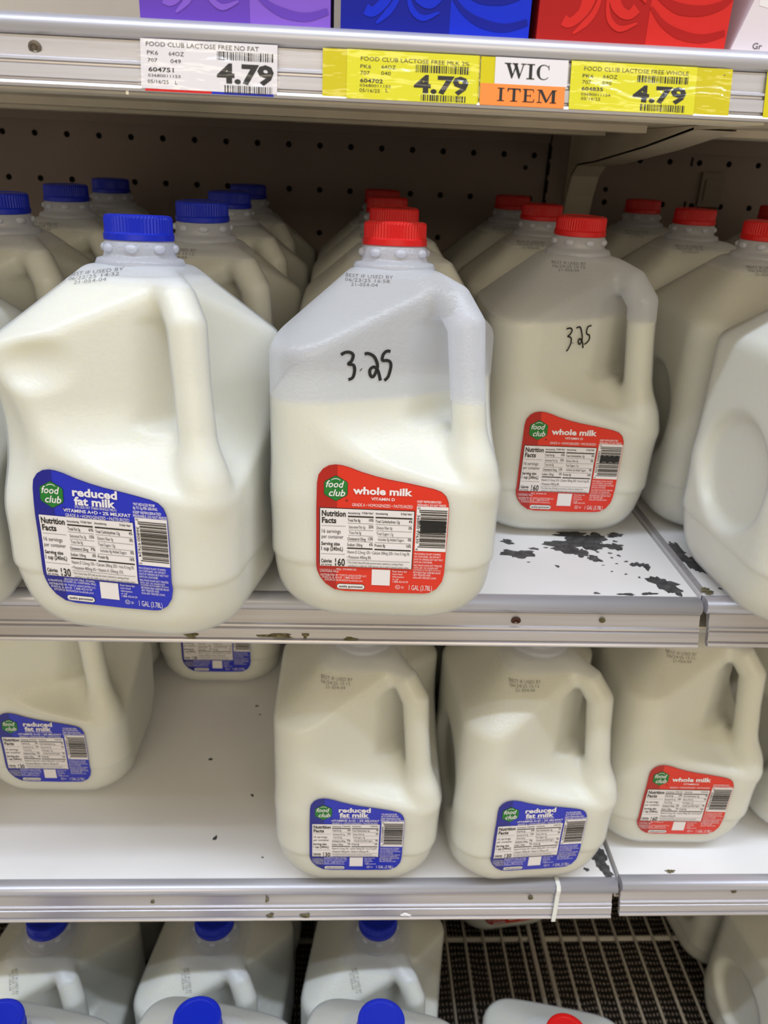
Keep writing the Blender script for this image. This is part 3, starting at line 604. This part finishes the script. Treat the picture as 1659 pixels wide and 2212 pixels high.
STROKES = {'M': [[(-28.2, 179.4), (-25.9, 180.7), (-23.2, 180.6), (-21.3, 178.9), (-22.1, 175.7), (-23.9, 173.8), (-21.1, 173.0), (-20.3, 169.9), (-21.3, 165.7), (-23.8, 164.5)], [(-16.9, 170.2), (-16.5, 169.9)],
                 [(-14.8, 179.2), (-12.7, 179.5), (-9.4, 177.6), (-7.4, 173.6), (-7.3, 170.0), (-9.4, 165.4), (-11.2, 166.6), (-11.4, 169.8), (-9.1, 171.3), (-6.7, 168.7), (-5.1, 162.8)], [(0.3, 180.1), (-2.0, 180.4), (-4.0, 178.3), (-4.3, 175.1), (-1.5, 174.8), (0.4, 173.6), (0.8, 170.4), (-0.6, 164.9), (-2.8, 162.7)]],
           'R': [[(-15.1, 176.4), (-11.9, 176.8), (-9.9, 175.0), (-11.2, 172.0), (-13.0, 170.6), (-10.2, 169.4), (-9.4, 165.4), (-11.1, 160.7), (-12.6, 159.0)], [(-8.0, 165.1), (-7.6, 164.7)],
                 [(-6.5, 176.5), (-3.2, 176.9), (-0.7, 171.7), (0.2, 166.5), (-1.4, 163.5), (-3.0, 165.7), (-2.0, 168.0), (0.7, 165.2), (2.2, 160.2)], [(7.0, 177.5), (4.1, 176.9), (3.2, 173.8), (3.9, 171.2), (6.2, 170.0), (6.7, 166.7), (4.6, 164.0), (2.7, 163.3)]]}
def handwriting(kind, wd):
    b = MB()
    for st in STROKES[kind]:
        P_ = [np.array(p) for p in st]; fine = []
        for i in range(len(P_) - 1):
            p0 = P_[max(i - 1, 0)]; p1 = P_[i]; p2 = P_[i + 1]; p3 = P_[min(i + 2, len(P_) - 1)]
            for t in (0, .25, .5, .75): fine.append(.5 * (2 * p1 + (p2 - p0) * t + (2 * p0 - 5 * p1 + 4 * p2 - p3) * t * t + (3 * p1 - p0 - 3 * p2 + p3) * t ** 3))
        fine.append(P_[-1]); V = []
        for i, p in enumerate(fine):
            d = fine[min(i + 1, len(fine) - 1)] - fine[max(i - 1, 0)]; d = d / (np.linalg.norm(d) + 1e-9); nrm = np.array((-d[1], d[0])) * wd / 2
            V += [(*(p + nrm), 0), (*(p - nrm), 0)]
        n = len(fine); b.add(V, [(2 * i, 2 * i + 1, 2 * i + 3, 2 * i + 2) for i in range(n - 1)])
    return conform(b, .7, 'handwritten_price', M['ink'])
def stamp(lines, u0, v0, ang=0.0, w=24):
    b = MB(); ca, sa = math.cos(ang), math.sin(ang)
    t = MB()
    for i, (s, off, ww) in enumerate(lines): put(t, s, (off, -i * 3.3), ww, 2.5, -.012)
    b.add([(u0 + p[0] * ca - p[1] * sa, v0 + (p[0] * sa + p[1] * ca) * .70, 0) for p in t.V], t.F)
    return conform(b, .5, 'date_stamp', M['stamp'])
ST_M = stamp([('BEST IF USED BY', 0, 29), ('06/23/25 16:58', 0, 27), ('21-054-04', 4, 16)], -29, 221)
ST_A = stamp([('BEST IF USED BY', 0, 33), ('06/22/25 14:32', 0, 31), ('21-054-04', 5, 19)], -30, 219.0, .2)
ST_B = stamp([('BEST IF USED BY', 0, 26), ('06/24/25 15:12', 0, 25), ('21-054-04', 4, 16)], -26, 220.5)
ST_C = stamp([('BEST IF USED BY', 0, 26), ('06/24/25 15:12', 0, 24), ('21-054-04', 4, 16)], -34, 212.0)
ST_N = stamp([('BEST IF USED BY', 0, 22), ('06/24/25 15:12', 0, 21), ('21-054-04', 3, 14)], -19, 217.0, -1.2)

def jug(label, x, y, z, yaw=0, tilt=0, colour='red', bottle=None, milk=None, st=None, group=None, hand=None, scr=None, lab=True, roll=0, hs=1):
    t = empty('milk_jug', (x, y, z), (math.radians(-tilt), math.radians(roll), math.radians(yaw)))
    t.scale = (1, 1, hs); t.rotation_mode = 'XYZ'; tag(t, label, 'milk jug', group)
    link('bottle', bottle or BOT, t); link('milk', milk or MILK_FULL, t); link('neck_ring', NECK_ME, t)
    link('cap', CAP_R if colour == 'red' else CAP_B, t)
    if lab:
        items = LAB[colour]; base = link('label', items[0][1], t)
        for nm, me in items[1:]:
            q = link(nm, me, base)
            if 'lettering' in nm or nm == 'barcode': q['kind'] = 'stuff'
        if scr: link('marker_scribble', scr, base)
    if st: link('date_stamp', st, t)
    if hand: link('handwritten_price', hand, t)
    return t
GM = 'milk jugs on the middle shelf'; GL = 'milk jugs on the lower shelf'; GB = 'milk jugs on the case bottom'
# middle shelf
jug('large blue capped jug of reduced fat milk, dented, front left on the middle shelf', -124.5, -9, 4, -10.6, 4.5, 'blue', BOT_D, MILK_D, ST_A, GM, roll=-.8, hs=.988)
jug('half emptied red capped jug marked 3.25, front centre, overhanging the edge', 30.6, 13, 4.5, -3.7, 4.4, 'red', BOT_M, MILK_M, ST_M, GM, handwriting('M', 1.9), scribble('M'), roll=-.5, hs=.988)
jug('red capped jug set back right of centre, 3.25 written below the milk line', 185.5, 167, 0, -1.8, 0, 'red', BOT_R, MILK_R, ST_B, GM, handwriting('R', 1.25), scribble('R'))
jug('cropped milk jug at the left picture edge of the middle shelf, beside the dented jug', -289, 10, 0, 2, 0, 'blue', group=GM)
jug('white milk jug with round pressed side, front at the right picture edge, middle shelf', 345, 19, 1.5, 4, 0, 'red', group=GM)
for lab_, x, y, c, yw in (
    ('blue capped jug directly behind the dented front left jug', -112, 158, 'blue', -1), ('blue capped jug, third in the row behind the dented jug', -112, 308.5, 'blue', 1), ('blue capped jug, last before the back wall behind the dented jug', -112, 459.5, 'blue', -1),
    ('blue capped jug cut by the left picture edge, second in its row', -264, 162, 'blue', -1), ('blue capped jug, third in the leftmost row', -264, 312, 'blue', 1), ('blue capped jug against the back wall in the leftmost row, only its cap showing', -264, 463, 'blue', 2),
    ('red capped jug directly behind the half empty centre jug', 36.5, 176, 'red', 0), ('red capped jug, third in the centre row', 37.5, 324.5, 'red', 1), ('red capped jug, last before the back wall in the centre row', 38.5, 472, 'red', 0),
    ('red capped jug directly behind the jug set back right of centre', 188, 317.5, 'red', -2), ('red capped jug, darkest cap, by the back wall left of the bracket', 188, 468, 'red', 0),
    ('red capped jug second in the right bay, behind the round panelled jug', 341.5, 172.5, 'red', 1), ('red capped jug third in the right bay', 341.5, 321.5, 'red', 1), ('red capped jug last before the back wall in the right bay', 341, 470.5, 'red', 0),
    ('red capped jug against the back wall at the right picture edge', 492, 452, 'red', 0), ('red capped jug in the far right row, hidden by the round panelled jug', 492, 300, 'red', 2)):
    z = 1.5 if x > 270 else 0
    jug(lab_, x, y, z, yw, 0, c, st=ST_B, group=GM)
# lower shelf
ZL = -315
jug('blue label jug centre of the lower shelf', 19.9, 80, ZL, -.6, 0, 'blue', st=ST_C, group=GL)
jug('blue label jug right of centre on the lower shelf, beside the shelf seam', 173.5, 80, ZL, 4, 0, 'blue', st=ST_C, group=GL)
jug('red label whole milk jug alone in the right bay of the lower shelf', 325.4, 117, ZL + 3, -1.1, 0, 'red', st=ST_C, group=GL)
jug('blue label jug cut by the left picture edge on the lower shelf', -280, 186, ZL, -1, 0, 'blue', st=ST_C, group=GL)
jug('blue label jug far back on the bare part of the lower shelf', -146, 368, ZL, 0, 0, 'blue', group=GL)
jug('milk jug at the right picture edge of the lower shelf', 486, 128, ZL + 3, 6, 0, 'red', group=GL)
for lab_, x, y, c in (('jug behind the lower shelf jug at the left picture edge', -296, 378, 'blue'), ('jug behind the centre blue label jug on the lower shelf', 30, 236, 'blue'), ('jug behind the right of centre blue label jug on the lower shelf', 186, 236, 'blue'),
                      ('third jug back in the centre row of the lower shelf', 32, 390, 'blue'), ('third jug back in the right of centre row of the lower shelf', 188, 392, 'blue')):
    jug(lab_, x, y, ZL, 0, 0, c, group=GL)
# case bottom
ZB = -690
for lab_, x, y in (('blue capped jug under the lower shelf edge at the left', -297, 82), ('blue capped jug under the lower shelf edge, middle of the three', -125, 81), ('blue capped jug under the lower shelf edge beside the bare wire rack', 47, 79)):
    jug(lab_, x, y, ZB, -9, 0, 'blue', st=ST_N, group=GB)
for lab_, x, y in (('jug in the second rank of the case bottom at the left', -292, 262), ('jug in the second rank of the case bottom behind the middle jug', -112, 262), ('jug in the second rank of the case bottom by the wire rack', 58, 262)):
    jug(lab_, x, y, ZB, -4, 0, 'blue', group=GB)
jug('red label jug far back on the bare wire rack', 236, 312, ZB, 8, 0, 'red', group=GB)
jug('shaded jug at the right on the wire rack, behind the one with a round panel', 538, 256, ZB, 8, 0, 'red', group=GB)
jug('jug with round pressed panel at the lower right picture corner', 545, 92, ZB, 6, 0, 'red', group=GB)
for lab_, x, y, c, z in (('blue capped jug seen from above at the bottom left picture corner', -278, -108, 'blue', -610), ('blue capped jug seen from above, cropped by the bottom edge left of centre', -118, -108, 'blue', -610), ('blue capped jug seen from above, cropped by the bottom edge near the centre', 34, -112, 'blue', -610), ('red capped jug seen from above in front of the bare wire rack', 217, -45, 'red', -690)):
    jug(lab_, x, y, z, -12, 8 if c == 'blue' else 0, c, group='milk jugs cropped by the bottom edge')

# ------------------------------------------------------------------ price tags
TILT = math.atan2(6.3, 24.6)
def flat(mb, y, name, m, parent):
    me = mesh(name, [(v[0], -y, v[1]) for v in mb.V], mb.F, m); return link(name, me, parent)
def slab(name, u0, v0, u1, v1, y, m, parent, th=.25):
    return MB().box(u0, u1, -y, -y + th, v0, v1).build(name, m, parent)
def bars(mb, Hf, x0, x1, y0, y1, seed):
    r = random.Random(seed); a = Hf(x0, y1); c = (Hf(x1, y0)[0], Hf(x0, y0)[1]); u = a[0]
    while u < c[0]:
        t = r.choice((.35, .35, .55, .8, 1.1)) * .8; rect(mb, u, a[1], min(u + t, c[0]), c[1]); u += t + r.choice((.35, .5, .7))
def tagthing(label, X, src, w_, h_, m, strings, codes, sleeve=None, wavy=0):
    t = empty('price_tag', (X, -9.9, 319), (-TILT, 0, 0)); tag(t, label, 'price tag', 'price tags on the top shelf edge')
    Hf = homog(src, [(0, h_), (w_, h_), (0, 0), (w_, 0)])
    if sleeve: slab('plastic_sleeve', sleeve[0], .2, sleeve[1], 24.6, .1, M['sleeve'], t, .15)
    slab('card', 0, .3, w_, 24.6, .5, m, t)
    b = MB()
    for st in strings: line(b, Hf, *st)
    for k, c in enumerate(codes): bars(b, Hf, *c, k + int(abs(X)))
    o = flat(b, .62, 'printed_lettering', M['black_print'], t); o['kind'] = 'stuff'
    # clear film over the card, a little wavy
    V = []; F = []; nx, nz = 60, 20; x0, x1 = (sleeve if sleeve else (-1.5, w_ + 1.5)); rnd = random.Random(int(X)); ph = [rnd.uniform(0, 6) for _ in range(4)]
    for j in range(nz + 1):
        for i in range(nx + 1):
            u = x0 + (x1 - x0) * i / nx; v_ = .1 + 24.6 * j / nz
            d = .95 + .25 * math.sin(v_ * .55 + .05 * u + ph[0]) + .15 * math.sin(u * .21 + v_ * .3 + ph[1])
            if wavy: d += wavy * math.exp(-((v_ - 8 - 2.5 * math.sin(u * .09 + 1)) / 3.2) ** 2) * (1 if u > 10 else .3)
            V.append((u, -d, v_))
    F = [(j * (nx + 1) + i, j * (nx + 1) + i + 1, (j + 1) * (nx + 1) + i + 1, (j + 1) * (nx + 1) + i) for j in range(nz) for i in range(nx)]
    link('clear_film', mesh('clear_film', V, F, M['film'], True), t)
    return t
wt = tagthing('white price tag reading 4.79 for lactose free no fat, leftmost on the edge', -111.5, [(100, 42), (1200, 75), (118, 492), (1205, 528)], 72, 25.6, M['tagwhite'],
    [('FOOD CLUB LACTOSE FREE NO FAT', 148, 125, 1050, 38), ('PK6', 158, 198, 245, 34), ('64OZ', 330, 205, 450, 34), ('707', 165, 262, 240, 32), ('049', 345, 268, 427, 32), ('604751', 172, 342, 372, 36, .02), ('03680011153', 170, 388, 425, 24), ('05/16/25', 168, 445, 333, 32), ('L', 385, 452, 402, 32), ('4.79', 717, 425, 1175, 165, .04)],
    [(715, 1172, 158, 232), (780, 1162, 450, 522)])
slab('old_card_edge', 2, -.9, 37, .25, .4, M['red_cap'], wt); slab('old_card_edge', 37, -.9, 70, .25, .4, M['blue_cap'], wt)
tagthing('yellow price tag reading 4.79 for lactose free 2% milk, left of the orange card', -2.4, [(262, 85), (1335, 150), (262, 560), (1325, 640)], 71, 25.2, M['yellow'],
    [('FOOD CLUB LACTOSE FREE MLK 2%', 370, 205, 1255, 38), ('PK6', 368, 275, 452, 34), ('64OZ', 535, 282, 650, 34), ('707', 368, 335, 442, 34), ('040', 533, 342, 610, 34), ('604702', 367, 408, 548, 36, .02), ('03680011152', 365, 448, 612, 25), ('05/16/25', 363, 498, 525, 32), ('L', 572, 504, 592, 32), ('4.79', 798, 505, 1250, 165, .04)],
    [(812, 1258, 245, 318), (858, 1235, 530, 590)], sleeve=(-13, 71.8))
tagthing('wrinkled yellow price tag reading 4.79, right of the orange WIC card', 119.4, [(400, 330), (1195, 385), (380, 705), (1175, 745)], 70, 25.2, M['yellow'],
    [('FOOD CLUB LACTOSE FREE WHOLE', 480, 412, 1142, 30), ('PK6', 470, 465, 540, 27), ('64OZ', 602, 472, 693, 27), ('707', 468, 512, 525, 27), ('030', 597, 520, 655, 27), ('604835', 463, 560, 603, 27, .02), ('03680011154', 460, 598, 650, 20), ('05/16/25', 460, 632, 585, 22), ('4.79', 790, 640, 1125, 118, .04)],
    [(820, 1140, 448, 500), (840, 1120, 660, 712)], sleeve=(0, 90), wavy=1.6)
yt = empty('price_tag', (229, -9.9, 319), (-TILT, 0, 0)); tag(yt, 'yellow price tag cut by the right picture edge, corner only', 'price tag', 'price tags on the top shelf edge')
slab('plastic_sleeve', 0, .2, 86, 24.6, .1, M['sleeve'], yt, .15); slab('card', 8, .3, 78, 24.5, .5, M['yellow'], yt)
# two-tone card with serif letters
wc = empty('shelf_card', (70.2, -9.9, 319), (-TILT, 0, 0)); tag(wc, 'white over orange card reading WIC ITEM between two yellow tags', 'shelf card')
slab('sleeve_end', -.3, .2, 8.5, 24.6, .1, M['sleeve'], wc, .1)
slab('white_half', 7.5, 11.2, 47.5, 24.6, .5, M['tagwhite'], wc); slab('orange_half', 0, .3, 46.5, 11.2, .55, M['orange'], wc)
def serif(mb, ch, x, y, w_, h_):
    Q = lambda *p: mb.add([(x + a * w_, y + c * h_, 0) for a, c in p], [tuple(range(len(p)))])
    bx = lambda a, c, d, e: Q((a, c), (d, c), (d, e), (a, e))
    if ch == 'I': bx(.34, 0, .66, 1); bx(.08, 0, .92, .06); bx(.08, .94, .92, 1)
    if ch == 'T': bx(.41, 0, .6, 1); bx(.26, 0, .75, .06); bx(.04, .92, .96, 1); Q((.04, .92), (.04, .72), (.08, .72), (.16, .92)); Q((.84, .92), (.92, .72), (.96, .72), (.96, .92))
    if ch == 'E': bx(.14, 0, .34, 1); bx(.02, 0, .9, .06); bx(.02, .94, .86, 1); bx(.34, .47, .64, .53); Q((.62, .36), (.66, .36), (.66, .64), (.62, .64)); Q((.82, .94), (.86, .74), (.89, .74), (.89, .94)); Q((.84, .06), (.92, .28), (.95, .28), (.93, .06))
    if ch == 'M': bx(.1, 0, .15, 1); bx(.78, 0, .94, 1); bx(0, 0, .27, .06); bx(.68, 0, 1.02, .06); bx(0, .94, .2, 1); bx(.78, .94, 1.02, 1); Q((.1, 1), (.26, 1), (.53, .2), (.45, .04)); Q((.45, .04), (.53, .04), (.84, 1), (.78, 1))
    if ch == 'W': Q((.08, 1), (.24, 1), (.42, .2), (.34, 0)); Q((.34, 0), (.38, 0), (.56, .8), (.52, .92)); Q((.42, 1), (.58, 1), (.76, .2), (.68, 0)); Q((.68, 0), (.72, 0), (.93, 1), (.88, 1)); bx(0, .94, .32, 1); bx(.36, .94, .64, 1); bx(.78, .94, 1.02, 1)
    if ch == 'C':
        n = 20
        for i in range(n):
            t0 = math.radians(42 + 276 * i / n); t1 = math.radians(42 + 276 * (i + 1) / n)
            th = lambda t: .04 + .17 * max(0, -math.cos(t)) ** .8
            P_ = lambda t, k: (.52 + (.46 - k) * math.cos(t), .5 + (.5 - min(k, .06)) * math.sin(t))
            Q(P_(t0, 0), P_(t1, 0), P_(t1, th(t1)), P_(t0, th(t0)))
        Q((.84, .98), (.88, .98), (.9, .66), (.85, .66))
b = MB()
for ch, x0, w_ in (('W', 12.6, 11.6), ('I', 24.4, 5.2), ('C', 29.8, 8.2)): serif(b, ch, x0, 14.2, w_, 7.6)
flat(b, .7, 'upper_lettering', M['black_print'], wc)['kind'] = 'stuff'
b = MB()
for ch, x0, w_ in (('I', 9.0, 4.6), ('T', 14.6, 7.8), ('E', 23.2, 7.0), ('M', 31.2, 10.6)): serif(b, ch, x0, 2.6, w_, 6.6)
flat(b, .75, 'lower_lettering', M['black_print'], wc)['kind'] = 'stuff'

# ------------------------------------------------------------------ cartons on the top shelf
def carton(label, x0, x1, dark, light, side=0):
    W_ = x1 - x0; t = empty('milk_carton', (x0, 15, 352)); tag(t, label, 'carton', 'lactose free milk cartons on the top shelf')
    md = pmat(label.split()[0] + '_carton_dark', dark, .6, spec=.25); ml = pmat(label.split()[0] + '_carton_light', light, .6, spec=.25)
    D_ = 96; Hh = 190
    V = [(0, 0, 0), (W_, 0, 0), (W_, D_, 0), (0, D_, 0), (0, 0, Hh), (W_, 0, Hh), (W_, D_, Hh), (0, D_, Hh), (0, D_ / 2, Hh + 42), (W_, D_ / 2, Hh + 42)]
    MB().add(V, [(0, 3, 2, 1), (0, 1, 5, 4), (1, 2, 6, 5), (2, 3, 7, 6), (3, 0, 4, 7), (4, 5, 9, 8), (7, 8, 9, 6), (4, 8, 7), (5, 6, 9)]).build('carton_body', md, t)
    MB().box(0, W_, D_ / 2 - .6, D_ / 2 + .6, Hh + 40, Hh + 56).build('top_seam', md, t)
    b = MB(); MB_rect = rect(b, W_ * .575, 0, W_, Hh); flat(b, .12, 'bright_panel', ml, t)
    def swoosh(pts, wd, m, y):
        P_ = [np.array(p, float) for p in pts]; f = []
        for i in range(len(P_) - 1):
            p0 = P_[max(i - 1, 0)]; p1 = P_[i]; p2 = P_[i + 1]; p3 = P_[min(i + 2, len(P_) - 1)]
            for q in (0, .2, .4, .6, .8): f.append(.5 * (2 * p1 + (p2 - p0) * q + (2 * p0 - 5 * p1 + 4 * p2 - p3) * q * q + (3 * p1 - p0 - 3 * p2 + p3) * q ** 3))
        f.append(P_[-1]); V = []; n = len(f)
        for i, p in enumerate(f):
            d = f[min(i + 1, n - 1)] - f[max(i - 1, 0)]; d /= np.linalg.norm(d) + 1e-9; k = np.array((-d[1], d[0])) * np.interp(i / (n - 1) * (len(wd) - 1), range(len(wd)), wd) / 2
            V += [(*(p + k), 0), (*(p - k), 0)]
        swoosh.k = getattr(swoosh, 'k', 0) + 1; y = y + .03 * swoosh.k
        bb = MB(); bb.add(V, [(2 * i, 2 * i + 1, 2 * i + 3, 2 * i + 2) for i in range(n - 1)]); flat(bb, y, 'printed_swirl', m, t)
    def cv(x, y):
        px = x / 2.968 + 1100; py = y / 2.968; return ((px - 1158) / 409 * W_, 5 + ((75 + (px - 1158) * .05) - py) / 3.79)
    swoosh([cv(*p) for p in ((330, 150), (375, 165), (440, 120), (470, 60), (480, -10), (470, -90))], (5.5, 4.6, 5, 7, 8, 6), ml, .16)
    swoosh([cv(*p) for p in ((400, 225), (470, 170), (520, 110), (545, 30), (545, -60))], (1, 3.4, 3, 2, 1), ml, .16)
    swoosh([cv(*p) for p in ((785, 90), (745, 125), (690, 110), (645, 60), (640, -10), (660, -90))], (5.5, 4.4, 5, 6, 8, 5), ml, .16)
    swoosh([cv(*p) for p in ((800, 170), (700, 200), (630, 160), (600, 90), (595, 0))], (1, 3, 3, 2, 1), ml, .16)
    swoosh([cv(*p) for p in ((870, 0), (960, 55), (1060, 95), (1200, 105), (1320, 75), (1390, 20))], (1.5, 4, 5.5, 5, 4, 2), md, .18)
    swoosh([cv(*p) for p in ((875, 85), (960, 170), (1080, 230), (1230, 255), (1370, 225))], (1.5, 3, 4.5, 4, 3), md, .18)
    swoosh([cv(*p) for p in ((835, 60), (760, -20), (700, -70), (600, -90))], (1, 4, 5, 4), ml, .18)
    return t
carton('purple milk carton with swirl print on the top shelf', -115, -12, srgb(104, 66, 184), srgb(134, 92, 206))
carton('blue milk carton with swirl print on the top shelf', -6.5, 98, srgb(6, 24, 150), srgb(8, 44, 206))
carton('red milk carton with swirl print on the top shelf', 102.5, 210, srgb(176, 22, 22), srgb(214, 40, 36))
wcn = empty('milk_carton', (213, 15, 352)); tag(wcn, 'white carton with blue checked band at the right end of the top shelf', 'carton')
wm = pmat('white_carton_board', srgb(226, 216, 226), .4)
V = [(0, 0, 0), (100, 0, 0), (100, 95, 0), (0, 95, 0), (20, 0, 60), (100, 0, 60), (100, 95, 60), (20, 95, 60), (20, 0, 190), (100, 0, 190), (100, 95, 190), (20, 95, 190)]
MB().add(V, [(0, 3, 2, 1), (0, 1, 5, 4), (1, 2, 6, 5), (2, 3, 7, 6), (3, 0, 4, 7), (4, 5, 9, 8), (5, 6, 10, 9), (6, 7, 11, 10), (7, 4, 8, 11), (8, 9, 10, 11)]).build('carton_body', wm, wcn)
b = MB(); c2 = MB()
for i in range(12):
    for j in range(3):
        (b if (i + j) % 2 else c2).add([(12 + i * 7 + p, 24 + j * 6 + q - i * 1.2, 0) for p, q in ((0, 0), (7, -1.2), (7, 4.8), (0, 6))], [(0, 1, 2, 3)])
flat(b, .12, 'blue_checks', M['blue_cap'], wcn); flat(c2, .12, 'white_checks', M['white_print'], wcn)
b = MB(); put(b, 'Gr', (13, 3.2), 5.5, 3, .01); flat(b, .15, 'carton_lettering', M['stamp'], wcn)['kind'] = 'stuff'
